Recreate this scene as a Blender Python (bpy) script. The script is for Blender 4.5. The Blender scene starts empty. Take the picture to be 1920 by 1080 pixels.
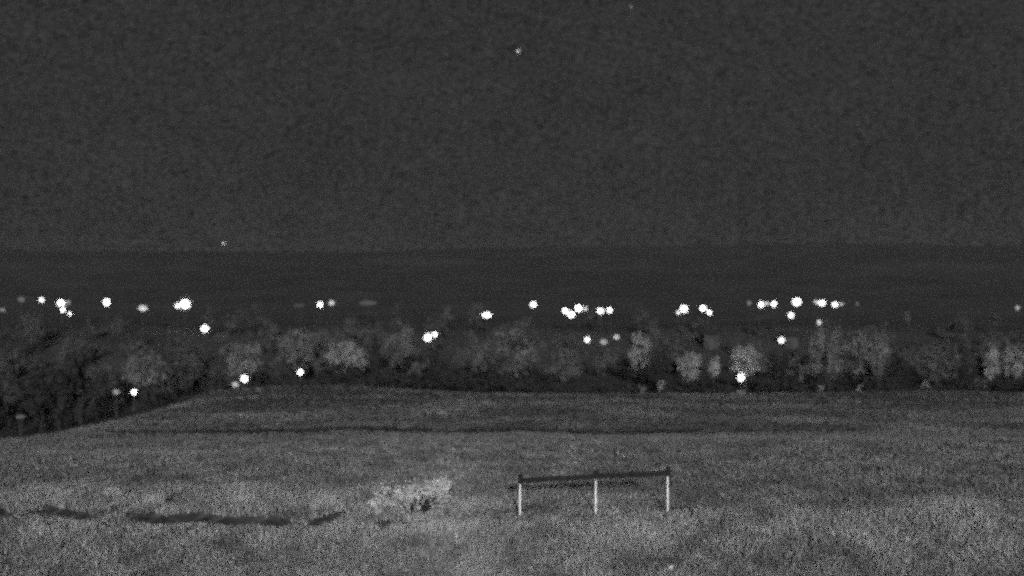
import bpy, math
import numpy as np

rng = np.random.default_rng(7)
sc = bpy.context.scene
C = sc.collection

# ------------------------------------------------------------------ camera, sky, illuminator light, exposure
HC = 5.8                 # camera height over the near field
F = 3045.0               # focal length in pixels of the 1920 wide photograph
cam = bpy.data.cameras.new('camera')
cam.sensor_width = 36.0
cam.lens = 36.0 * F / 1920.0
cam.clip_start = 0.5
cam.clip_end = 12000
camo = bpy.data.objects.new('camera', cam)
C.objects.link(camo)
camo.location = (0, 0, HC)
camo.rotation_euler = (math.radians(90), 0, 0)
cam.dof.use_dof = True                     # a fast night lens focused on the fence
cam.dof.focus_distance = 42.0
cam.dof.aperture_fstop = 0.55
sc.camera = camo

SUN_EL, SUN_AZ = math.radians(8.6), math.radians(2.4)      # low sun lamp behind the camera, standing in for its infrared illuminator
w = bpy.data.worlds.new('World')
sc.world = w
w.use_nodes = True
nt = w.node_tree
bg = nt.nodes['Background']
sky = nt.nodes.new('ShaderNodeTexSky')
sky.sky_type = 'NISHITA'
sky.sun_disc = False
sky.sun_elevation = SUN_EL
sky.sun_rotation = math.radians(180) + SUN_AZ
bw = nt.nodes.new('ShaderNodeRGBToBW')                         # a monochrome night camera
nt.links.new(sky.outputs[0], bw.inputs[0])
# faint broad cloud mottle plus strong fine noise imitating sensor grain
tc = nt.nodes.new('ShaderNodeTexCoord')
mp = nt.nodes.new('ShaderNodeMapping')
mp.inputs['Scale'].default_value = (1, 1, 2.0)
nt.links.new(tc.outputs['Generated'], mp.inputs[0])
def wnoise(scale, detail, rough):
    n = nt.nodes.new('ShaderNodeTexNoise')
    n.inputs['Scale'].default_value = scale
    n.inputs['Detail'].default_value = detail
    n.inputs['Roughness'].default_value = rough
    nt.links.new(mp.outputs[0], n.inputs['Vector'])
    return n
n1 = wnoise(330, 3, 0.7)
n2 = wnoise(14, 3, 0.5)
def wmath(op, a, b):
    m = nt.nodes.new('ShaderNodeMath')
    m.operation = op
    for i, v in enumerate((a, b)):
        if isinstance(v, (int, float)):
            m.inputs[i].default_value = v
        else:
            nt.links.new(v, m.inputs[i])
    return m.outputs[0]
mottle = wmath('ADD', wmath('MULTIPLY', wmath('SUBTRACT', n1.outputs[0], 0.5), 3.6), wmath('MULTIPLY', wmath('SUBTRACT', n2.outputs[0], 0.5), 0.35))
mottle = wmath('ADD', mottle, 1.0)
lum = wmath('ADD', wmath('MULTIPLY', bw.outputs[0], 0.0), 0.40)
nt.links.new(wmath('MULTIPLY', lum, mottle), bg.inputs['Color'])
bg.inputs['Strength'].default_value = 0.08

sun = bpy.data.lights.new('illuminator_light', 'SUN')
sun.energy = 4.2
sun.angle = math.radians(1.8)
sun.color = (1, 1, 1)
suno = bpy.data.objects.new('illuminator_light', sun)
C.objects.link(suno)
suno.rotation_euler = (math.radians(90) - SUN_EL, 0, SUN_AZ)
suno.location = (0, -20, 60)

sc.view_settings.view_transform = 'Standard'
sc.view_settings.look = 'None'
sc.view_settings.exposure = 0.0
sc.view_settings.gamma = 1.0
sc.view_settings.use_curve_mapping = False
sc.render.engine = 'CYCLES'
sc.cycles.use_denoising = False            # a high gain night camera: grain stays in
sc.cycles.use_adaptive_sampling = True
sc.cycles.adaptive_threshold = 0.20
sc.cycles.adaptive_min_samples = 6
sc.cycles.pixel_filter_type = 'BLACKMAN_HARRIS'
sc.cycles.filter_width = 3.2
sc.cycles.max_bounces = 3
sc.cycles.diffuse_bounces = 2
sc.cycles.volume_bounces = 0
sc.cycles.sample_clamp_direct = 3.0
sc.cycles.sample_clamp_indirect = 2.0

# ------------------------------------------------------------------ helpers
def vnoise(x, y, seed=0):
    """smooth value noise on arrays, 0..1"""
    x = np.asarray(x, float); y = np.asarray(y, float)
    xi = np.floor(x).astype(np.int64); yi = np.floor(y).astype(np.int64)
    fx = x - xi; fy = y - yi
    fx = fx * fx * (3 - 2 * fx); fy = fy * fy * (3 - 2 * fy)
    def h(a, b):
        n = (a * 374761393 + b * 668265263 + seed * 974634777) & 0x7fffffff
        n = ((n ^ (n >> 13)) * 1274126177) & 0x7fffffff
        return ((n ^ (n >> 16)) & 0xffff) / 65535.0
    return (h(xi, yi) * (1 - fx) + h(xi + 1, yi) * fx) * (1 - fy) + (h(xi, yi + 1) * (1 - fx) + h(xi + 1, yi + 1) * fx) * fy
def fbm(x, y, s, octs=4, seed=0):
    t = 0; a = 1; tot = 0
    for k in range(octs):
        t = t + a * vnoise(np.asarray(x) / s + 17 * k, np.asarray(y) / s - 9 * k, seed + k)
        tot += a; a *= 0.5; s *= 0.5
    return t / tot
def sstep(a, b, x):
    t = np.clip((np.asarray(x, float) - a) / (b - a), 0, 1)
    return t * t * (3 - 2 * t)

def at(px, py, D):
    """photograph pixel at distance D -> point in the place"""
    return np.array([(px - 960) / F * D, D, HC - (py - 540) / F * D])
def flat_at(px, py):
    D = HC * F / (py - 540)
    return (px - 960) / F * D, D

def material(name, build):
    m = bpy.data.materials.new(name)
    m.use_nodes = True
    n = m.node_tree
    b = n.nodes['Principled BSDF']
    b.inputs['Roughness'].default_value = 0.9
    b.inputs['Specular IOR Level'].default_value = 0.15
    build(n, b)
    return m
def plain(v, rough=0.9, var=0.25, scale=8.0):
    def f(n, b):
        t = n.nodes.new('ShaderNodeTexNoise'); t.inputs['Scale'].default_value = scale; t.inputs['Detail'].default_value = 4
        g = n.nodes.new('ShaderNodeTexCoord'); n.links.new(g.outputs['Object'], t.inputs['Vector'])
        r = n.nodes.new('ShaderNodeMapRange')
        r.inputs['From Min'].default_value = 0.25; r.inputs['From Max'].default_value = 0.75
        r.inputs['To Min'].default_value = v * (1 - var); r.inputs['To Max'].default_value = v * (1 + var)
        n.links.new(t.outputs[0], r.inputs[0]); n.links.new(r.outputs[0], b.inputs['Base Color'])
        b.inputs['Roughness'].default_value = rough
    return f
def toned(lo, hi):
    """colour from the plant's own 'tone' attribute"""
    def f(n, b):
        a = n.nodes.new('ShaderNodeAttribute'); a.attribute_name = 'tone'
        r = n.nodes.new('ShaderNodeMapRange')
        r.inputs['To Min'].default_value = lo; r.inputs['To Max'].default_value = hi
        n.links.new(a.outputs['Fac'], r.inputs[0]); n.links.new(r.outputs[0], b.inputs['Base Color'])
        b.inputs['Specular IOR Level'].default_value = 0.05
    return f
M = {}
M['grass'] = material('grass blades', toned(0.06, 0.47))
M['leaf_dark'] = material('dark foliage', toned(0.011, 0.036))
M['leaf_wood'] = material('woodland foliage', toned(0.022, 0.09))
M['leaf_dim_lit'] = material('grey foliage', toned(0.06, 0.17))  # weaker lamp light on trees and shrubs, put into the leaf colour
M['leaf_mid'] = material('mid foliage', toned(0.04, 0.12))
M['leaf_lit'] = material('pale foliage', toned(0.09, 0.27))  # lamp light on trees and shrubs, put into a paler leaf colour
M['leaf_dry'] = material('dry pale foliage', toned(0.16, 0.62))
M['bark'] = material('bark', plain(0.02, 0.95, 0.4, 5))
M['white_paint'] = material('white painted steel', plain(0.88, 0.45, 0.06, 6))
M['dark_wood'] = material('dark creosoted timber', plain(0.014, 0.8, 0.5, 9))
M['grey_wood'] = material('grey weathered timber', plain(0.09, 0.9, 0.4, 9))
M['steel'] = material('dull galvanised steel', plain(0.03, 0.6, 0.2, 3))
M['render_wall'] = material('weathered render', plain(0.034, 0.9, 0.5, 0.9))
M['roof'] = material('dark roof tiles', plain(0.025, 0.85, 0.4, 1.5))
M['door'] = material('dark door paint', plain(0.03, 0.6, 0.2, 2))
M['stone'] = material('pale stone', plain(0.6, 0.8, 0.15, 4))
def glassb(n, b):
    b.inputs['Base Color'].default_value = (0.02, 0.02, 0.02, 1); b.inputs['Roughness'].default_value = 0.08
M['glass'] = material('dark window glass', glassb)
def lamp_mat(strength):
    k = 'lamp %.3g' % strength
    if k not in M:
        def f(n, b):
            b.inputs['Base Color'].default_value = (0.02, 0.02, 0.02, 1)
            b.inputs['Emission Color'].default_value = (1, 1, 1, 1)
            t = n.nodes.new('ShaderNodeTexNoise'); t.inputs['Scale'].default_value = 3.5; t.inputs['Detail'].default_value = 3
            g = n.nodes.new('ShaderNodeTexCoord'); n.links.new(g.outputs['Object'], t.inputs['Vector'])
            r = n.nodes.new('ShaderNodeMapRange')
            r.inputs['From Min'].default_value = 0.3; r.inputs['From Max'].default_value = 0.7
            r.inputs['To Min'].default_value = strength * 0.35; r.inputs['To Max'].default_value = strength * 1.65
            n.links.new(t.outputs[0], r.inputs[0]); n.links.new(r.outputs[0], b.inputs['Emission Strength'])
        M[k] = material('frosted lamp glass %.3g' % strength, f)
    return M[k]

def mesh_obj(name, verts, faces, mat, parent=None, smooth=False, tone=None, loc=None):
    me = bpy.data.meshes.new(name)
    verts = np.asarray(verts, np.float32).reshape(-1, 3)
    if isinstance(faces, np.ndarray):
        k = faces.shape[1]; nf = len(faces)
        me.vertices.add(len(verts)); me.vertices.foreach_set('co', verts.ravel())
        me.loops.add(nf * k); me.loops.foreach_set('vertex_index', faces.astype(np.int32).ravel())
        me.polygons.add(nf); me.polygons.foreach_set('loop_start', (np.arange(nf) * k).astype(np.int32))
        me.update(calc_edges=True)
    else:
        me.from_pydata([tuple(map(float, v)) for v in verts], [], faces)
    if tone is not None:
        a = me.attributes.new('tone', 'FLOAT', 'POINT'); a.data.foreach_set('value', np.asarray(tone, np.float32))
    if smooth:
        me.polygons.foreach_set('use_smooth', np.ones(len(me.polygons), bool))
    me.materials.append(mat)
    o = bpy.data.objects.new(name, me)
    C.objects.link(o)
    if parent is not None: o.parent = parent
    if loc is not None: o.location = loc
    return o
def tag(o, label, cat, group=None):
    o['label'] = label; o['category'] = cat
    if group: o['group'] = group
    return o
def thing(name, label, cat, loc, rz=0, group=None):
    o = bpy.data.objects.new(name, None)
    o.empty_display_size = 0.3
    C.objects.link(o)
    o.location = tuple(map(float, loc)); o.rotation_euler = (0, 0, rz)
    return tag(o, label, cat, group)

class MB:
    def __init__(s): s.v = []; s.f = []
    def add(s, v, f):
        k = len(s.v); s.v += [tuple(p) for p in v]; s.f += [tuple(i + k for i in q) for q in f]; return s
    def box(s, c, d):
        x, y, z = c; a, b, h = d[0] / 2, d[1] / 2, d[2] / 2
        v = [(x - a, y - b, z - h), (x + a, y - b, z - h), (x + a, y + b, z - h), (x - a, y + b, z - h),
             (x - a, y - b, z + h), (x + a, y - b, z + h), (x + a, y + b, z + h), (x - a, y + b, z + h)]
        return s.add(v, [(0, 3, 2, 1), (4, 5, 6, 7), (0, 1, 5, 4), (1, 2, 6, 5), (2, 3, 7, 6), (3, 0, 4, 7)])
    def tube(s, pts, rad, n=8):
        pts = [np.array(p, float) for p in pts]; rings = []
        for i, p in enumerate(pts):
            d = pts[min(i + 1, len(pts) - 1)] - pts[max(i - 1, 0)]; d /= np.linalg.norm(d)
            a = np.cross(d, (0.3, 1, 0.1)); a /= np.linalg.norm(a); b = np.cross(d, a)
            rings.append([p + rad[i] * (math.cos(t) * a + math.sin(t) * b) for t in np.arange(n) * 2 * math.pi / n])
        v = [q for r in rings for q in r]; f = []
        for i in range(len(pts) - 1):
            for k in range(n):
                f.append((i * n + k, i * n + (k + 1) % n, (i + 1) * n + (k + 1) % n, (i + 1) * n + k))
        f.append(tuple(range(n))[::-1]); f.append(tuple((len(pts) - 1) * n + k for k in range(n)))
        return s.add(v, f)
    def ball(s, c, r, nu=14, nv=9, rough=0.0, seed=0):
        rr = np.random.default_rng(seed); v = [(c[0], c[1], c[2] + r[2])]
        for j in range(1, nv):
            for i in range(nu):
                t = math.pi * j / nv; p = 2 * math.pi * i / nu; k = 1 + rough * rr.normal()
                v.append((c[0] + k * r[0] * math.sin(t) * math.cos(p), c[1] + k * r[1] * math.sin(t) * math.sin(p), c[2] + k * r[2] * math.cos(t)))
        v.append((c[0], c[1], c[2] - r[2])); f = []
        for i in range(nu): f.append((0, 1 + i, 1 + (i + 1) % nu))
        for j in range(nv - 2):
            for i in range(nu):
                a = 1 + j * nu
                f.append((a + i, a + nu + i, a + nu + (i + 1) % nu, a + (i + 1) % nu))
        L = len(v) - 1
        for i in range(nu): f.append((L, L - nu + (i + 1) % nu, L - nu + i))
        return s.add(v, f)
    def build(s, name, mat, parent=None, smooth=False):
        return mesh_obj(name, s.v, s.f, mat, parent, smooth)

# ------------------------------------------------------------------ the ground: one sheet out to the hills
RUTS = [[(-60, 956), (0, 961), (25, 971), (50, 967), (78, 955), (110, 958), (140, 967), (165, 971), (192, 974)],
        [(218, 976), (250, 970), (280, 972), (305, 977), (345, 973), (385, 972), (425, 979), (470, 976), (522, 978), (545, 983), (596, 980), (615, 973), (645, 966)],
        [(712, 985), (738, 984)]]
EDGE = [(-90, 66), (-45, 73), (-23.5, 86), (-25, 100), (-27, 125), (-29.5, 155), (-34, 200), (-36, 230)]
def seg_dist(X, Y, a, b):
    ax, ay = a; bx, by = b
    t = np.clip(((X - ax) * (bx - ax) + (Y - ay) * (by - ay)) / ((bx - ax) ** 2 + (by - ay) ** 2), 0, 1)
    return np.hypot(X - ax - t * (bx - ax), Y - ay - t * (by - ay))
def rut_dist(X, Y):
    d = np.full(np.shape(X), 99.0)
    for line in RUTS:
        p = [flat_at(*q) for q in line]
        for a, b in zip(p[:-1], p[1:]): d = np.minimum(d, seg_dist(X, Y, a, b))
    return d
PY = [-60, 30, 45, 60, 75, 90, 120, 150, 190, 205, 225, 290, 345, 420, 560, 700, 860, 2600]
PZ = [0.6, 0, 0, -0.58, -1.32, -2.28, -3.6, -4.95, -6.5, -7.4, -8.3, -8.6, -3.2, -1.5, 9, 20, 27.5, 22]
_yy = np.linspace(-60, 2600, 5321)
_zz = np.interp(_yy, PY, PZ)
_k = np.ones(17) / 17
_zs = np.convolve(np.pad(_zz, 8, mode='edge'), _k, 'valid')
def beyond_edge(X, Y):
    """how far to the dark side of the field's left edge, metres (positive = off the field)"""
    d = np.full(np.shape(X), 999.0)
    for a, b in zip(EDGE[:-1], EDGE[1:]): d = np.minimum(d, seg_dist(X, Y, a, b))
    ex = np.interp(Y, [66, 73, 86, 100, 125, 155, 200, 230], [-90, -45, -23.5, -25, -27, -29.5, -34, -36])
    side = np.where(Y < 66, -1, np.where(X < ex, 1, -1))
    return d * side
def scarp(X, Y):
    """signed distance beyond the nearest rut line and how much of it exists here"""
    best = np.full(np.shape(X), 99.0); amt = np.zeros(np.shape(X))
    for line in RUTS:
        p = sorted(flat_at(*q) for q in line)
        xs = [q[0] for q in p]; ys = [q[1] for q in p]
        dy = Y - np.interp(X, xs, ys)
        k = sstep(xs[0] - .15, xs[0] + .15, X) * (1 - sstep(xs[-1] - .15, xs[-1] + .15, X))
        k = k * (.25 + .75 * sstep(.12, .5, vnoise(X / .32, X * 0 + .5, 77)))
        m = (k > 0) & (np.abs(dy) < np.abs(best))
        best = np.where(m, dy, best); amt = np.where(m, k, amt)
    return best, amt
def height(X, Y, fine=True):
    X = np.asarray(X, float); Y = np.asarray(Y, float)
    z = np.interp(Y, _yy, _zs)
    e = beyond_edge(X, Y)
    z = z - 5.5 * sstep(0, 26, e) * (1 - sstep(240, 300, Y))
    z = z + 0.62 * (fbm(X, Y, 24, 3, 3) - 0.5) * sstep(36, 60, Y)
    z = z + 1.0 * np.exp(-((X + 21) / 13) ** 2 - ((Y - 186) / 34) ** 2)
    z = z + 11 * (fbm(X, Y, 190, 4, 11) - 0.5) * sstep(420, 800, Y)
    z = z + 4.0 * (fbm(X, Y, 42, 3, 71) - 0.5) * sstep(420, 650, Y)
    if fine:
        d, k = scarp(X, Y)
        z = z + k * (0.13 * sstep(-.10, .12, d) * (1 - sstep(.8, 5, d)) - 0.07 * sstep(-1.2, -.2, d) * (1 - sstep(-.10, .12, d)))
        z = z + 0.10 * (fbm(X, Y, 2.2, 3, 5) - 0.5) * (1 - sstep(90, 140, Y))
    return z
def span(*parts):
    return np.unique(np.round(np.concatenate([np.arange(a, b, s) for a, b, s in parts]), 4))
gx = span((-1600, -420, 100), (-420, -200, 12), (-200, -72, 8), (-72, -34, 1.2), (-34, 34, 0.4), (34, 72, 1.2), (72, 200, 8), (200, 420, 12), (420, 1601, 100))
gy = span((-60, 26, 4), (26, 37, 0.6), (37, 48, 0.2), (48, 100, 0.55), (100, 210, 1.2), (210, 420, 4), (420, 1000, 10), (1000, 2601, 80))
GX, GY = np.meshgrid(gx, gy)
GZ = height(GX, GY)
nx_, ny_ = len(gx), len(gy)
idx = np.arange(nx_ * ny_).reshape(ny_, nx_)
quads = np.stack([idx[:-1, :-1], idx[:-1, 1:], idx[1:, 1:], idx[1:, :-1]], -1).reshape(-1, 4)
_d, _k2 = scarp(GX, GY)
soil = _k2 * sstep(-.40, -.22, _d + .3 * (vnoise(GX / .5, GY / .5, 2) - .5)) * (1 - sstep(.10, .25, _d)) * (GY < 60)
crop = sstep(70, 100, GY + 14 * (fbm(GX, GY, 9, 3, 4) - 0.5))           # the second field: shorter grass, darkened for the light's falloff with distance
wood = np.maximum(sstep(190, 196, GY), sstep(1, 5, beyond_edge(GX, GY)))    # leaf litter under the trees, moor on the hills
def ground_mat(n, b):
    def attr(k):
        a = n.nodes.new('ShaderNodeAttribute'); a.attribute_name = k; return a.outputs['Fac']
    g = n.nodes.new('ShaderNodeTexCoord')
    def noise(s, d=4):
        t = n.nodes.new('ShaderNodeTexNoise'); t.inputs['Scale'].default_value = s; t.inputs['Detail'].default_value = d
        n.links.new(g.outputs['Object'], t.inputs['Vector']); return t.outputs[0]
    def rng_(src, a, c):
        r = n.nodes.new('ShaderNodeMapRange'); r.inputs['From Min'].default_value = 0.28; r.inputs['From Max'].default_value = 0.72
        r.inputs['To Min'].default_value = a; r.inputs['To Max'].default_value = c
        n.links.new(src, r.inputs[0]); return r.outputs[0]
    def mix(f, a, c):
        m = n.nodes.new('ShaderNodeMix'); n.links.new(f, m.inputs[0]); n.links.new(a, m.inputs[2]); n.links.new(c, m.inputs[3]); return m.outputs[0]
    col = mix(attr('crop'), rng_(noise(3.0, 6), 0.07, 0.20), rng_(noise(1.1, 6), 0.035, 0.10))
    col = mix(attr('wood'), col, rng_(noise(0.05, 7), 0.045, 0.08))
    col = mix(attr('soil'), col, rng_(noise(5.0), 0.02, 0.055))
    n.links.new(col, b.inputs['Base Color'])
    bp = n.nodes.new('ShaderNodeBump'); bp.inputs['Strength'].default_value = 0.6; bp.inputs['Distance'].default_value = 0.15
    n.links.new(noise(4.0, 8), bp.inputs['Height']); n.links.new(bp.outputs[0], b.inputs['Normal'])
ground = mesh_obj('ground', np.stack([GX, GY, GZ], -1).reshape(-1, 3), quads, material('grassland', ground_mat), smooth=True)
for k, v in (('soil', soil), ('crop', crop), ('wood', wood)):
    a = ground.data.attributes.new(k, 'FLOAT', 'POINT'); a.data.foreach_set('value', v.astype(np.float32).ravel())
ground['kind'] = 'structure'
def hz(x, y): return float(height(np.array([x]), np.array([y]))[0])

# ------------------------------------------------------------------ lamps of the far village
# px, py, width, height of the light in photograph pixels, brightness, nearest and farthest distance, label
LAMPS = [
 (5, 581, 11, 8, .22, 320, 350, 'very faint lamp cut by the left edge of the picture'),
 (40, 561, 15, 12, .12, 330, 360, 'faint blurred lamp at far left, just above the lamp at the edge'),
 (78, 562, 11, 10, 2.0, 325, 350, 'small lamp left of the far-left cluster of three'),
 (114, 568, 19, 16, 40, 325, 350, 'largest, uppermost lamp of the far-left cluster of three'),
 (127, 567, 10, 10, .3, 335, 350, 'dim lamp touching the right side of the far-left cluster'),
 (118, 581, 12, 12, 30, 318, 345, 'middle lamp of the far-left cluster of three'),
 (131, 588, 7, 7, 3, 315, 345, 'tiny lowest lamp of the far-left cluster of three'),
 (200, 567, 17, 18, 40, 325, 350, 'round bright lamp standing alone between far-left cluster and brightest lamp'),
 (268, 578, 19, 12, .75, 318, 345, 'greyish wide lamp just left of the brightest lamp'),
 (347, 570, 25, 23, 260, 325, 350, 'brightest lamp with a wide halo on the left of the village'),
 (333, 573, 12, 10, 2.0, 330, 350, 'small lamp against the left flank of the brightest lamp'),
 (384, 616, 18, 18, 50, 270, 300, 'round lamp just below and right of the brightest lamp'),
 (600, 571, 14, 14, 20, 325, 350, 'left, brighter lamp of a close pair left of centre on the skyline'),
 (622, 568, 13, 10, .7, 325, 350, 'right, dimmer lamp of a close pair left of centre on the skyline'),
 (690, 568, 38, 11, .06, 330, 360, 'wide faint glow on the skyline right of the close lamp pair'),
 (561, 573, 26, 6, .05, 330, 360, 'narrow faint glow on the skyline left of the close lamp pair'),
 (802, 633, 19, 19, 60, 250, 275, 'lower, larger lamp of a touching pair among trees left of centre'),
 (815, 627, 13, 12, 30, 255, 275, 'upper, smaller lamp of a touching pair among trees left of centre'),
 (913, 591, 26, 13, 8, 305, 340, 'wide flat lamp just left of picture centre'),
 (1000, 571, 15, 15, 25, 325, 350, 'single round lamp right of picture centre on the skyline'),
 (1060, 583, 15, 15, 40, 318, 345, 'left lamp of the big lamp cluster right of centre'),
 (1071, 590, 18, 16, 45, 314, 345, 'lowest lamp of the big lamp cluster right of centre'),
 (1085, 578, 18, 18, 50, 318, 350, 'topmost lamp of the big lamp cluster right of centre'),
 (1098, 579, 8, 8, .9, 325, 350, 'small dim lamp at the right end of the big lamp cluster'),
 (1126, 583, 17, 14, 30, 318, 350, 'left lamp of a touching pair right of the big lamp cluster'),
 (1143, 582, 13, 13, 15, 318, 350, 'right lamp of a touching pair right of the big lamp cluster'),
 (1283, 579, 18, 18, 45, 320, 350, 'round lamp, left of two well-spaced lamps with small neighbours'),
 (1272, 586, 10, 9, 1.0, 325, 350, 'small lamp at lower left of the left well-spaced lamp'),
 (1318, 578, 16, 15, 35, 320, 350, 'round lamp, right of two well-spaced lamps with small neighbours'),
 (1330, 586, 11, 10, 3, 316, 350, 'small lamp at lower right of the right well-spaced lamp'),
 (1405, 568, 10, 9, .14, 330, 350, 'faint grey lamp left of the right-hand skyline row'),
 (1427, 571, 14, 14, 20, 325, 350, 'first bright lamp of the right-hand skyline row'),
 (1438, 569, 7, 7, 1.2, 330, 350, 'tiny lamp between the first two bright lamps of the right row'),
 (1451, 570, 13, 14, 20, 325, 350, 'second bright lamp of the right-hand skyline row'),
 (1494, 566, 22, 20, 120, 325, 350, 'largest lamp of the right-hand skyline row'),
 (1483, 591, 13, 12, 2.2, 305, 340, 'speckled lamp below the largest lamp of the right-hand row'),
 (1541, 568, 15, 12, 4, 325, 350, 'wide lamp right of the largest lamp in the right row'),
 (1530, 566, 10, 8, .6, 330, 350, 'dim lamp joined to the left of the wide right-row lamp'),
 (1566, 571, 13, 10, 2.5, 325, 350, 'last clear lamp at the right end of the skyline row'),
 (1578, 570, 7, 6, .7, 330, 350, 'tiny dim lamp touching the last lamp of the right row'),
 (1607, 570, 6, 6, .18, 330, 350, 'faintest speck of light ending the right-hand skyline row'),
 (1536, 605, 9, 12, .75, 285, 320, 'small lamp above the tall dim tree on the right'),
 (1465, 638, 14, 14, 1.6, 250, 280, 'grey-white lamp beside a dim wall, right of centre'),
 (1101, 637, 12, 12, 2.0, 250, 280, 'left, brightest of three small lamps below the big cluster'),
 (1132, 641, 16, 11, .35, 250, 280, 'middle, blurred one of three small lamps below the big cluster'),
 (1156, 632, 11, 10, .6, 255, 285, 'right, highest of three small lamps below the big cluster'),
 (1389, 708, 17, 17, 45, 196, 210, 'round lamp at the foot of the brightest lit tree'),
 (458, 710, 18, 18, 45, 180, 210, 'larger lamp of a slanting pair at the dark field edge'),
 (441, 721, 14, 11, .5, 180, 210, 'grey dim lamp of a slanting pair at the dark field edge'),
 (563, 698, 15, 15, 40, 196, 215, 'single round lamp at the tree line, left of centre'),
 (251, 735, 14, 15, 30, 130, 180, 'bright lamp standing lowest among the dark trees at left'),
 (218, 735, 15, 12, .3, 135, 180, 'dim blurred lamp left of the lowest bright lamp'),
 (38, 781, 22, 9, .10, 110, 150, 'faint smear of light lowest of all at far left'),
 (1908, 577, 9, 9, .35, 325, 350, 'small lone lamp at the far right edge'),
]
GROW = 0.68
lamp_pts = []
for i, (px, py, wpx, hpx, br, d0, d1, lab) in enumerate(LAMPS):
    best = None
    for D in np.arange(d0, d1 + .1, 1.0):
        p = at(px, py, D); h = p[2] - hz(p[0], p[1])
        tgt = 5.5
        c = abs(h - tgt) + (0 if h > 1.4 else 50)
        if best is None or c < best[0]: best = (c, D, p, h)
    _, D, p, h = best
    br = (min(br, 4.5) if br < 200 else 9) if py < 690 else min(br, 14) if px < 1300 else 40
    g = GROW if br > 4 else 0.82
    rx = wpx / F * D / 2 * g; rz = hpx / F * D / 2 * g
    lamp_pts.append((px, py, D, wpx))
    t = thing('street_lamp', lab, 'lamp', (p[0], p[1], p[2] - h), 0, 'lamps of the far village')
    MB().tube([(0, 0, -0.3), (0, 0, h * .5), (0, 0, max(h - rz * .8, .4))], [.09, .075, .055]).build('post', M['steel'], t, True)
    MB().tube([(0, 0, -0.25), (0, 0, .45), (0, 0, .6)], [.15, .15, .10]).build('base', M['steel'], t)
    l = MB().ball((0, 0, h), (rx, min(rx, rz), rz), 16, 10, 0.05, i).build('lantern', lamp_mat(br), t, True)
    if br > 8 and py < 690:                                        # small dim glowing balls added round the lantern to imitate its halo
        rb = np.random.default_rng(5)
        for k in range(26):
            q = rb.normal(0, 1, 2); q = q / np.linalg.norm(q) * rb.uniform(.95, 1.55)
            MB().ball((q[0] * rx * 1.15, -.15, h + q[1] * rz * 1.05), (rb.uniform(.05, .16),) * 3, 8, 6).build('halo_ball', lamp_mat((.25, .5, 1.2)[k % 3]), t, True)
    MB().tube([(0, 0, h + rz * .96), (0, 0, h + rz * 1.06), (0, 0, h + rz * 1.12)], [rx * .30, rx * .22, .02]).build('cap', M['steel'], l)

# ------------------------------------------------------------------ trees
def leaves(centers, radii, per, size, seed, tone_c=None):
    """leaf quads spread through clumps; returns verts, faces, tone"""
    r = np.random.default_rng(seed)
    n = len(centers); N = n * per
    c = np.repeat(centers, per, 0); ra = np.repeat(radii, per, 0)
    d = r.normal(size=(N, 3)); d /= np.linalg.norm(d, axis=1)[:, None]
    rad = np.minimum(np.abs(r.normal(0, .75, N)), 2.0)
    p = c + d * rad[:, None] * ra
    u = r.normal(size=(N, 3)); u /= np.linalg.norm(u, axis=1)[:, None]
    v = np.cross(u, r.normal(size=(N, 3))); v /= np.linalg.norm(v, axis=1)[:, None]
    s = size * (0.55 + 0.9 * r.random(N))[:, None]
    V = np.stack([p - u * s * .5, p + v * s * .3, p + u * s * .5, p - v * s * .3], 1).reshape(-1, 3)
    Fc = np.arange(N * 4).reshape(-1, 4)
    tc_ = np.repeat(r.random(n) if tone_c is None else tone_c, per)
    t = np.clip(0.6 * tc_ + 0.65 * r.random(N) - 0.15, 0, 1)
    return V, Fc, np.repeat(t, 4)
def crown_clumps(w, d, z0, z1, n, seed, shape='round'):
    r = np.random.default_rng(seed); out = []
    while len(out) < n:
        q = r.uniform(-1, 1, 3)
        if np.dot(q, q) > 1: continue
        z = (q[2] + 1) / 2
        k = 1.0 if shape == 'round' else (1.15 - z)
        out.append((q[0] * w / 2 * .82 * k, q[1] * d / 2 * .82 * k, z0 + (z1 - z0) * (.08 + .84 * z)))
    return np.array(out), r.uniform(.55, 1.0, (n, 1)) * r.uniform(.6, 1.35, (n, 3)) * np.array([[w, d, (z1 - z0)]]) * (.155 if n < 40 else .135) * (1 if shape == 'round' else .8)

def tree(name, label, px0, px1, py0, py1, D, mat, leaf=.34, n=16, per=70, seed=0, shape='round', group=None, gap=0.0):
    """a tree whose crown spans px0..px1 and py0..py1 at distance D, standing on the ground below"""
    top = at((px0 + px1) / 2, py0, D); low = at((px0 + px1) / 2, py1, D)
    x, y = top[0], top[1]; g = hz(x, y)
    wd = (px1 - px0) / F * D
    z1 = top[2] - g; z0 = max(low[2] - g - .3, 0.2)
    t = thing(name, label, 'tree', (x, y, g), 0, group)
    r = np.random.default_rng(seed + 500)
    cc, rr = crown_clumps(wd, wd * .8, z0, z1, n, seed, shape)
    mb = MB()
    k = .022 * z1 + .05
    mb.tube([(0, 0, -.4), (.1 * r.normal(), .1 * r.normal(), z0 * .6), (.2 * r.normal(), .2 * r.normal(), (z0 + z1) / 2), (0, 0, z1 * .92)], [k * 1.3, k, k * .6, k * .15], 7)
    for c in cc[:7]:
        s = np.array((0, 0, z0 * .7 + .25 * (c[2] - z0)))
        mb.tube([s, s * .5 + c * .5 + (0, 0, .1), c], [k * .45, k * .3, k * .1], 5)
    mb.build('trunk', M['bark'], t, True)
    V, Fc, tn = leaves(cc, rr, per, leaf, seed)
    mesh_obj('crown', V, Fc, M[mat], t, tone=tn)
    return t
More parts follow.
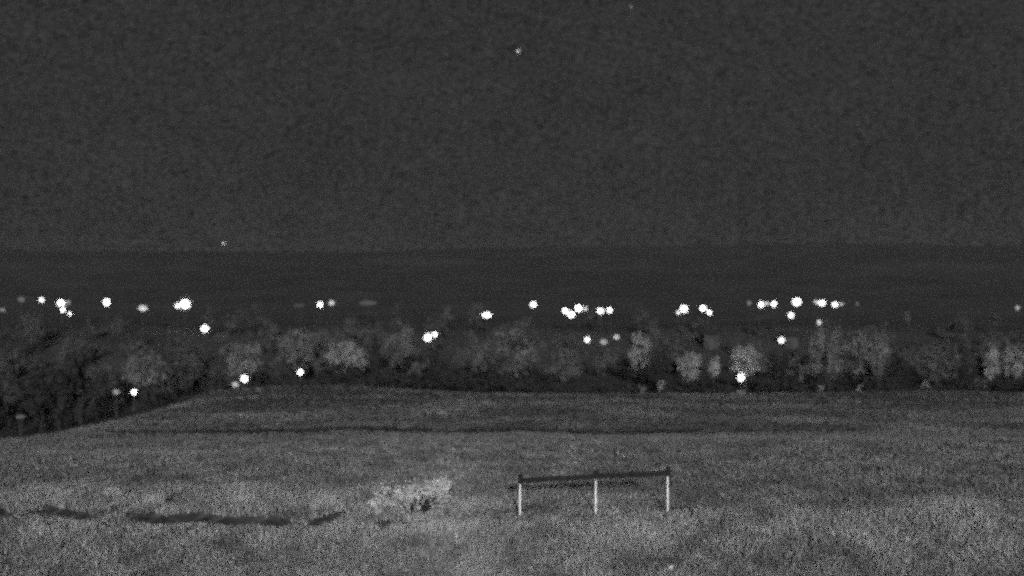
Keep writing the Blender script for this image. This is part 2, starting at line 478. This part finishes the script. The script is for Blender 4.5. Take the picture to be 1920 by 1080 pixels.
TREES = [
 ('leafy_tree', 'dim broad tree above the lowest bright lamp, far left', 225, 322, 655, 728, 172, 'leaf_dim_lit'),
 ('leafy_tree', 'grey lit tree right above the slanting pair of lamps', 405, 505, 636, 706, 214, 'leaf_dim_lit'),
 ('leafy_tree', 'dim tree rising between slanting lamp pair and single tree-line lamp', 500, 612, 612, 692, 240, 'leaf_dim_lit'),
 ('leafy_tree', 'pale lit tree with bright right side, left of centre', 596, 694, 628, 700, 232, 'leaf_lit'),
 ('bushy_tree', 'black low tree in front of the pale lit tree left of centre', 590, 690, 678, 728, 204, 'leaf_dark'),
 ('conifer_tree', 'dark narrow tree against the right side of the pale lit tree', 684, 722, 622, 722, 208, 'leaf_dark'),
 ('leafy_tree', 'dim tree left of the touching lamp pair', 712, 792, 600, 705, 262, 'leaf_dim_lit'),
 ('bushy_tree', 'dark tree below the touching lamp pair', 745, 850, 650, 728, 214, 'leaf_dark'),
 ('leafy_tree', 'dim wide tree below the wide flat lamp near centre', 885, 1018, 606, 718, 236, 'leaf_dim_lit'),
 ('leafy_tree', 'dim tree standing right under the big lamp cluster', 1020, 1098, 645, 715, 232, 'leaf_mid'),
 ('leafy_tree', 'tall grey lit tree right of the three small lamps', 1176, 1222, 612, 695, 236, 'leaf_lit'),
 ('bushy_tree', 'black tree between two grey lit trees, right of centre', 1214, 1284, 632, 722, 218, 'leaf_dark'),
 ('leafy_tree', 'ragged pale tree between the black tree and the tiny tree', 1266, 1320, 655, 712, 212, 'leaf_lit'),
 ('small_tree', 'tiny pale tree next to the brightest lit tree', 1328, 1352, 668, 704, 210, 'leaf_lit'),
 ('leafy_tree', 'brightest lit tree, above the round lamp at its foot', 1366, 1432, 645, 703, 206, 'leaf_lit'),
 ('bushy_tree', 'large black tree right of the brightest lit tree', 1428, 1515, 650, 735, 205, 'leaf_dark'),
 ('leafy_tree', 'tall dim tree under the small lamp on the right', 1505, 1598, 590, 730, 226, 'leaf_dim_lit'),
 ('leafy_tree', 'broad dim tree right of the tall dim tree', 1588, 1674, 608, 730, 229, 'leaf_dim_lit'),
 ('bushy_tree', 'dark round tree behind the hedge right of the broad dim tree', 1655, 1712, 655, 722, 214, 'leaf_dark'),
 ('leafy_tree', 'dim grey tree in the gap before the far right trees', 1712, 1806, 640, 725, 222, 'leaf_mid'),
 ('leafy_tree', 'grey tree, left of the two at the right edge', 1840, 1878, 648, 712, 216, 'leaf_lit'),
 ('leafy_tree', 'grey tree touching the right edge of the picture', 1874, 1925, 642, 708, 214, 'leaf_lit'),
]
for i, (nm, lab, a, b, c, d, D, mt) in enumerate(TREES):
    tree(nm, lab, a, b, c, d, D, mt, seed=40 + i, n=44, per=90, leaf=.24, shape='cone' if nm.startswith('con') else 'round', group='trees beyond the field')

# the rest of the wood reads as one dark mass
W_v, W_f, W_t = [], [], []; L_v, L_f, L_t, cntl = [], [], [], 0; U_v, U_f, U_t, cntu = [], [], [], 0
TR = MB(); cnt = 0; nw = 0
r = np.random.default_rng(99)
lamp_pts += [(1334, 634, 316, 42), (1484, 637, 318, 34)]
lit = [(a, b, c, d, D) for (nm, lab, a, b, c, d, D, mt) in TREES if mt in ('leaf_lit', 'leaf_mid')]
def blocked(px, w_, ytop, ybot, D, tolerance=3):
    for (lx, ly, lD, lw) in lamp_pts:
        if lD > D - 3 and abs(lx - px) < w_ / 2 + lw / 2 + tolerance and ytop - 6 < ly + 6 and ly - 8 < ybot: return True
    for (a, b, c, d, lD) in lit:
        if lD > D and px + w_ / 2 > a + 6 and px - w_ / 2 < b - 6 and ytop < d - 12: return True
    return False
tries = 0
while nw < 260 and tries < 12000:
    tries += 1
    D = r.uniform(120, 345)
    px = r.uniform(-120, 2040)
    x = (px - 960) / F * D
    if D < 204 and not (beyond_edge(np.array([x]), np.array([D]))[0] > 4): continue
    g = hz(x, D)
    hgt = r.uniform(4.0, 9.0); wd = hgt * r.uniform(.6, .95)
    top = 540 + (HC - g - hgt) / D * F; bot = 540 + (HC - g) / D * F; wp = wd / D * F
    if top < 596 + 25 * r.random() and D < 300: continue
    if top < 566: continue
    if blocked(px, wp, top, bot, D): continue
    cc, rr = crown_clumps(wd, wd, hgt * .18, hgt, 11, 1000 + nw, 'round' if r.random() < .7 else 'cone')
    V, Fc, tn = leaves(cc + (x, D, g), rr * 1.1, 62, .34, 2000 + nw, np.clip(r.random() * .8 + .2 * r.random(11), 0, 1))
    if D < 212 and x < -20:
        L_v.append(V); L_f.append(Fc + cntl); L_t.append(tn); cntl += len(V)
    else:
        W_v.append(V); W_f.append(Fc + cnt); W_t.append(tn); cnt += len(V)
    TR.tube([(x, D, g - .4), (x, D, g + hgt * .7)], [.02 * hgt + .05, .04], 5)
    nw += 1
# undergrowth along the wood's edge
for k in range(330):
    D = r.uniform(196.5, 214); px = r.uniform(380, 2000); x = (px - 960) / F * D
    if beyond_edge(np.array([x]), np.array([D]))[0] > 0: D -= 30
    g = hz(x, D); hgt = r.uniform(.7, 2.6) * (.5 + vnoise(px / 60., .3, 5)); wd = hgt * r.uniform(1, 1.8)
    top = 540 + (HC - g - hgt) / D * F; wp = wd / D * F
    if blocked(px, wp, top, 760, D, 4): continue
    cc, rr = crown_clumps(wd, wd, .1, hgt, 6, 8000 + k)
    V, Fc, tn = leaves(cc + (x, D, g), rr * 1.3, 30, .26, 9000 + k, np.clip(r.random() * .8 + .2 * r.random(6), 0, 1))
    U_v.append(V); U_f.append(Fc + cntu); U_t.append(tn); cntu += len(V)
wd_ = mesh_obj('woodland', np.concatenate(W_v), np.concatenate(W_f), M['leaf_wood'], tone=np.concatenate(W_t))
tag(wd_, 'grey mass of trees in a belt between field and village lamps', 'woodland'); wd_['kind'] = 'stuff'
o = mesh_obj('valley_wood', np.concatenate(L_v), np.concatenate(L_f), M['leaf_dark'], tone=np.concatenate(L_t))
tag(o, 'dark trees in the hollow left of the second field', 'woodland'); o['kind'] = 'stuff'
o = mesh_obj('undergrowth', np.concatenate(U_v), np.concatenate(U_f), M['leaf_dark'], tone=np.concatenate(U_t))
tag(o, 'dark undergrowth along the foot of the tree belt', 'undergrowth'); o['kind'] = 'stuff'
tr_ = TR.build('trunks', M['bark'], wd_); tr_['kind'] = 'stuff'

# ------------------------------------------------------------------ pale shrubs along the tree line
SHRUBS = [(1205, 728, 26, 16, 'leaf_dim_lit', 'small grey shrub at the foot of the tall grey lit tree'),
          (1241, 718, 18, 20, 'leaf_lit', 'small pale shrub at the foot of the black tree'),
          (1389, 736, 22, 10, 'leaf_lit', 'low pale shrub on the grass under the round lamp'),
          (1540, 728, 20, 16, 'leaf_lit', 'pale shrub at the foot of the tall dim tree'),
          (1612, 724, 22, 16, 'leaf_lit', 'pale shrub at the foot of the broad dim tree'),
          (1736, 720, 20, 16, 'leaf_lit', 'pale shrub at the foot of the dim grey tree, right'),
          (1838, 716, 30, 20, 'leaf_dim_lit', 'grey shrub below the two trees at the right edge')]
def shrub(name, lab, px, py, wpx, hpx, D, mat, leaf, n, per, seed, lobes=None, cat='shrub'):
    x = (px - 960) / F * D; g = hz(x, D)
    wd = wpx / F * D; ht = at(px, py - hpx / 2, D)[2] - g
    t = thing(name, lab, cat, (x, D, g))
    if lobes is None:
        cc, rr = crown_clumps(wd, wd * .8, .05, ht, n, seed)
    else:
        cs, rs = [], []
        for k, (ox, oz, lw, lh, ln) in enumerate(lobes):
            c_, r_ = crown_clumps(lw * wd, lw * wd * .8, oz * ht, (oz + lh) * ht, ln, seed + k)
            cs.append(c_ + (ox * wd, 0, 0)); rs.append(r_ * 1.5)
        cc = np.concatenate(cs); rr = np.concatenate(rs)
    mb = MB()
    for c in cc[::2]: mb.tube([(c[0] * .15, c[1] * .15, -.1), (c[0] * .5, c[1] * .5, c[2] * .5), c], [.03 * ht + .006, .02 * ht + .004, .004], 5)
    mb.build('stem', M['bark'], t, True)
    V, Fc, tn = leaves(cc, rr, per, leaf, seed)
    mesh_obj('foliage', V, Fc, M[mat], t, tone=tn)
    return t
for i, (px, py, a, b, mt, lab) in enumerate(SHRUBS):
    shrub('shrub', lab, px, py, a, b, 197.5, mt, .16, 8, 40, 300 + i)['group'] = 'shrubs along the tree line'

# ------------------------------------------------------------------ cottages whose pale walls show between the trees
def cottage(lab, px, py, wpx, hpx, D, nwin, rz=0.0):
    x = (px - 960) / F * D; g = hz(x, D)
    wd = wpx / F * D; zt = at(px, py - hpx / 2, D)[2] - g; dp = max(wd * .7, 4)
    t = thing('cottage', lab, 'house', (x, D + dp / 2, g), rz, 'pale cottages of the far village')
    MB().box((0, 0, zt / 2 - .4), (wd, dp, zt + .8)).build('wall', M['render_wall'], t)
    o = .3; rh = dp * .28
    v = [(-wd / 2 - o, -dp / 2 - o, zt), (wd / 2 + o, -dp / 2 - o, zt), (wd / 2 + o, dp / 2 + o, zt), (-wd / 2 - o, dp / 2 + o, zt), (-wd / 2 - o, 0, zt + rh), (wd / 2 + o, 0, zt + rh)]
    rf = MB().add(v, [(0, 1, 5, 4), (2, 3, 4, 5), (1, 2, 5), (3, 0, 4), (0, 3, 2, 1)]).build('roof', M['roof'], t)
    MB().box((wd * .3, .1, zt + rh + .3), (.5, .5, 1.1)).build('chimney', M['roof'], rf)
    for k in range(nwin):
        wx = (k + .5) / nwin * wd - wd / 2
        if k == nwin // 2:
            MB().box((wx, -dp / 2 - .02, 1.0), (.9, .08, 2.0)).build('door', M['door'], t)
        else:
            wi = MB().box((wx, -dp / 2 - .02, zt - 1.1), (.9, .07, 1.0)).build('window', M['grey_wood'], t)
            MB().box((wx, -dp / 2 - .05, zt - 1.1), (.74, .05, .84)).build('pane', M['glass'], wi)
cottage('low grey cottage just above the tiny pale tree', 1334, 634, 28, 11, 316, 3)
cottage('grey cottage wall right of the grey-white lamp', 1484, 637, 26, 10, 318, 2)

# ------------------------------------------------------------------ low dark scrub along the field's far edge
hv, hf, ht_, hc = [], [], [], 0
for (pa, pb, dens) in (((190, 822), (330, 818), .5), ((330, 818), (480, 810), .6), ((480, 810), (690, 803), 1), ((690, 803), (1010, 806), 1), ((1010, 806), (1300, 813), .8), ((1300, 813), (1620, 816), .22)):
    n = int((pb[0] - pa[0]) / 4.2 * dens)
    for k in range(n):
        q = (k + r.random()) / n
        px = pa[0] + q * (pb[0] - pa[0]); D = r.uniform(91.0, 94.0) + 7.0 * (vnoise(px / 110., 7.5, 18) - .5)
        x = (px - 960) / F * D; g = hz(x, D)
        h_ = r.uniform(.14, .36) * (.3 + 1.2 * vnoise(px / 28., 0.5, 8))
        V, Fc, tn = leaves(np.array([[x, D, g + h_ * .45]]), np.array([[.35, .3, h_ * .55]]), 34, .12, 5000 + hc)
        hv.append(V); hf.append(Fc + hc); ht_.append(tn); hc += len(V)
hd = mesh_obj('scrub', np.concatenate(hv), np.concatenate(hf), M['leaf_dark'], tone=np.concatenate(ht_))
tag(hd, 'low dark scrub in a line along the far edge of the field', 'scrub'); hd['kind'] = 'stuff'

# ------------------------------------------------------------------ grass
def grass_mesh(n, d0, d1, hmin, hmax, wid, seed, blades, tonef, keep):
    r = np.random.default_rng(seed)
    # spread evenly over what a standing viewer sees: density falls with distance
    D = 1 / (1 / d1 + r.random(n) * (1 / d0 - 1 / d1))
    X = r.uniform(-.40, .40, n) * D
    k = keep(X, D, r); X, D = X[k], D[k]; n = len(X)
    Z = height(X, D)
    tn = tonef(X, D)
    X = np.repeat(X, blades); Y = np.repeat(D, blades); Z = np.repeat(Z, blades); tn = np.repeat(tn, blades)
    N = len(X); s = Y / 45.0
    X = X + r.normal(0, .05, N) * s; Y = Y + r.normal(0, .05, N) * s
    h = r.uniform(hmin, hmax, N) * (0.5 + 1.3 * tn)
    if d0 < 60:
        dd, kk = scarp(X, Y); h = h * (1 - .6 * kk * ((dd > -2.6) & (dd < 0)))
        h = h * (1 - .55 * ((np.abs(X - 2.1) < 2.6) & (Y > 38.6) & (Y < 44)))      # trodden round the fence
    a = r.uniform(0, 2 * math.pi, N); ww = wid * s * r.uniform(.6, 1.4, N)
    lean = r.normal(0, .45, (N, 2)) * h[:, None]
    V = np.stack([np.stack([X - np.cos(a) * ww, Y - np.sin(a) * ww, Z - .02], 1),
                  np.stack([X + np.cos(a) * ww, Y + np.sin(a) * ww, Z - .02], 1),
                  np.stack([X + lean[:, 0], Y + lean[:, 1], Z + h], 1)], 1).reshape(-1, 3)
    t = np.clip(tn * np.exp(r.normal(-.1, .6, N)) + r.normal(0, .03, N), 0, 1)
    return V, np.arange(N * 3).reshape(-1, 3), np.repeat(t, 3)
PALE = [(210, 915, 40, 14), (292, 935, 22, 14), (460, 938, 40, 16), (605, 942, 50, 14), (190, 990, 60, 16), (370, 1000, 60, 16), (480, 1010, 50, 14), (110, 1010, 60, 16),
        (1040, 985, 80, 18), (1120, 1000, 90, 20), (1230, 975, 60, 16), (1410, 962, 60, 12), (1480, 985, 60, 16), (1560, 1005, 60, 16), (1735, 966, 40, 12), (1830, 975, 30, 12), (760, 1000, 90, 16), (890, 985, 80, 16), (560, 1000, 60, 14)]
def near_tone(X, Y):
    lim = np.interp(X, [-16, -6, 1, 5, 14], [50, 48, 45, 43, 43])               # tall dry sward ends; grass darkened beyond for the light's falloff
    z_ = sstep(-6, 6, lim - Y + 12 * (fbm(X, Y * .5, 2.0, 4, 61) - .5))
    far = sstep(58, 92, Y)  # tone drops with distance, standing in for light falling off
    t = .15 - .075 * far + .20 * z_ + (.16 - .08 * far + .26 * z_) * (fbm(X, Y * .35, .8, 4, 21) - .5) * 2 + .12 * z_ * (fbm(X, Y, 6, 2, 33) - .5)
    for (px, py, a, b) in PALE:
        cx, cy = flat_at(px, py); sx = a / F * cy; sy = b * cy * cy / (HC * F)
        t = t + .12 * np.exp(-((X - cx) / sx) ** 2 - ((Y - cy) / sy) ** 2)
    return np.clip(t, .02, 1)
def near_keep(X, D, r):
    d, k = scarp(X, D)
    return ~((k > .3) & (d > (-.42 + .34 * r.random(len(X))) * k) & (d < .14)) & (beyond_edge(X, D) < 3)
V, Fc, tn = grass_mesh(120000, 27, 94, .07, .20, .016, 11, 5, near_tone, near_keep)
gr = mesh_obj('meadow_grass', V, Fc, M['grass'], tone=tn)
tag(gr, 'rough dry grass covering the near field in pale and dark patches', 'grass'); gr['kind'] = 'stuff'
def mid_tone(X, Y): return np.clip(.05 + .16 * (fbm(X, Y * .5, 5, 4, 51) - .4) * 2, 0, 1)  # low tone carries the light's falloff across the second field
V, Fc, tn = grass_mesh(36000, 93, 197, .05, .16, .014, 12, 5, mid_tone, lambda X, D, r: beyond_edge(X, D) < 2)
g2 = mesh_obj('pasture_grass', V, Fc, M['grass'], tone=tn)
tag(g2, 'short darker grass on the second field below the tree line', 'grass'); g2['kind'] = 'stuff'

# pale tussocks that stand out of the meadow
for i, (px, py, a, b, lab) in enumerate([(292, 937, 44, 26, 'round pale grass tussock, second from the left above the dark rut'),
                                          (212, 917, 52, 20, 'flat pale grass tussock, leftmost above the dark rut'),
                                          (460, 938, 66, 22, 'wide pale grass tussock above the middle of the dark rut'),
                                          (612, 942, 70, 22, 'wide pale grass tussock between rut end and pale bush')]):
    x, D = flat_at(px, py + b / 2)
    g = hz(x, D); wd = a / F * D
    rr_ = np.random.default_rng(700 + i); N = 560
    X = np.clip(rr_.normal(0, wd * .2, N), -wd * .4, wd * .4); Y = np.clip(rr_.normal(0, wd * .15, N), -wd * .3, wd * .3); h = rr_.uniform(.14, .34, N) * np.exp(-(X / wd * 1.6) ** 2)
    an = rr_.uniform(0, 6.28, N); le = rr_.normal(0, .35, (N, 2)) * h[:, None]
    Z = height(X + x, Y + D) - g
    Vt = np.stack([np.stack([X - np.cos(an) * .014, Y - np.sin(an) * .014, Z - .03], 1), np.stack([X + np.cos(an) * .014, Y + np.sin(an) * .014, Z - .03], 1), np.stack([X + le[:, 0], Y + le[:, 1], Z + h], 1)], 1).reshape(-1, 3)
    o = mesh_obj('grass_tussock', Vt, np.arange(N * 3).reshape(-1, 3), M['grass'], tone=np.repeat(np.clip(rr_.normal(.72, .22, N), 0, 1), 3), loc=(x, D, g))
    tag(o, lab, 'grass tussock', 'pale tussocks above the rut')

# the pale bush right of the rut
shrub('bush', 'pale leafy bush in the meadow left of the rail fence', 778, 934, 150, 80, flat_at(780, 966)[1], 'leaf_dry', .055, 10, 120, 77,
      lobes=[(-.22, .0, .60, .85, 20), (.05, .1, .52, .80, 18), (.30, .28, .42, .72, 18), (-.44, 0, .28, .45, 8)], cat='bush')
x, D = flat_at(1258, 1076)
o = MB().ball((0, 0, .02), (.05, .05, .05), 10, 7, .08, 3).build('stone', M['stone'], None, True)
o.location = (x, D, hz(x, D) + .1); tag(o, 'small white stone in the grass at the bottom edge', 'stone')

# ------------------------------------------------------------------ the rail fence
P = [(975, 972, 889, 41.2), (1117, 974, 881, 41.8), (1252, 962, 875, 42.6)]
base = [at(a, b, D) for a, b, t_, D in P]
root = thing('rail_fence', 'two-bay rail fence of dark timber on three thin white posts', 'fence', (base[1][0], base[1][1], hz(base[1][0], base[1][1])))
o0 = np.array(root.location)
tops = []
for (a, b, t_, D) in P:
    x = (a - 960) / F * D; g = hz(x, D); zt = at(a, t_, D)[2]
    rz_ = at(a, t_ + 11, D)[2]
    c = np.array((x, D, 0)) - (o0[0], o0[1], 0)
    MB().tube([c + (0, 0, g - .3 - o0[2]), c + (0, 0, g + .5 - o0[2]), c + (0, 0, rz_ - .09 - o0[2])], [.019, .019, .017], 10).build('post', M['white_paint'], root, True)
    MB().tube([c + (.012, .02, rz_ - .10 - o0[2]), c + (.012, .02, zt - .02 - o0[2]), c + (.012, .02, zt - o0[2])], [.058, .058, .04], 10).build('post_cap', M['dark_wood'], root)
    tops.append(c + (0, .03, rz_ - .02 - o0[2]))
for i in range(2):
    a, b = tops[i], tops[i + 1]
    d = (b - a) / np.linalg.norm(b - a); s = np.cross(d, (0, 0, 1)); s /= np.linalg.norm(s); u = np.cross(s, d)
    p, q = a + d * .064, b - d * .064
    hh, tt = .062, .035; k = .012
    prof = [(-tt, -hh + k), (-tt + k, -hh), (tt - k, -hh), (tt, -hh + k), (tt, hh - k), (tt - k, hh), (-tt + k, hh), (-tt, hh - k)]
    v = [e + s * y_ + u * z_ for e in (p, q) for y_, z_ in prof]
    f = [(j, (j + 1) % 8, 8 + (j + 1) % 8, 8 + j) for j in range(8)] + [tuple(range(8))[::-1], tuple(range(8, 16))]
    MB().add(v, f).build('rail', M['dark_wood'], root)

# ------------------------------------------------------------------ stars
for px, py, s_, b_, lab in ((972, 96, 5, .9, 'brightest star, high above the middle of the picture'), (1183, 12, 4, .35, 'faint star at the top edge right of centre'), (420, 456, 4, 1.2, 'lone low star above the brightest lamp')):
    p = at(px, py, 8000)
    o = MB().ball((0, 0, 0), (s_ / F * 4000,) * 3, 10, 7).build('star', lamp_mat(b_), None, True)
    o.location = p; tag(o, lab, 'star', 'stars in the night sky')

# ------------------------------------------------------------------ night air
hb = MB().box((0, 1270, 16), (3500, 2780, 62)).build('haze', M['steel'])
hm = bpy.data.materials.new('night haze'); hm.use_nodes = True
hn = hm.node_tree; hn.nodes.clear()
out = hn.nodes.new('ShaderNodeOutputMaterial'); pv = hn.nodes.new('ShaderNodeVolumePrincipled')
pv.inputs['Color'].default_value = (.9, .9, .9, 1); pv.inputs['Density'].default_value = 0.00004; pv.inputs['Anisotropy'].default_value = 0.3
hn.links.new(pv.outputs[0], out.inputs['Volume'])
hb.data.materials.clear(); hb.data.materials.append(hm)
hb['kind'] = 'stuff'; tag(hb, 'thin haze in the night air over field and village', 'haze')
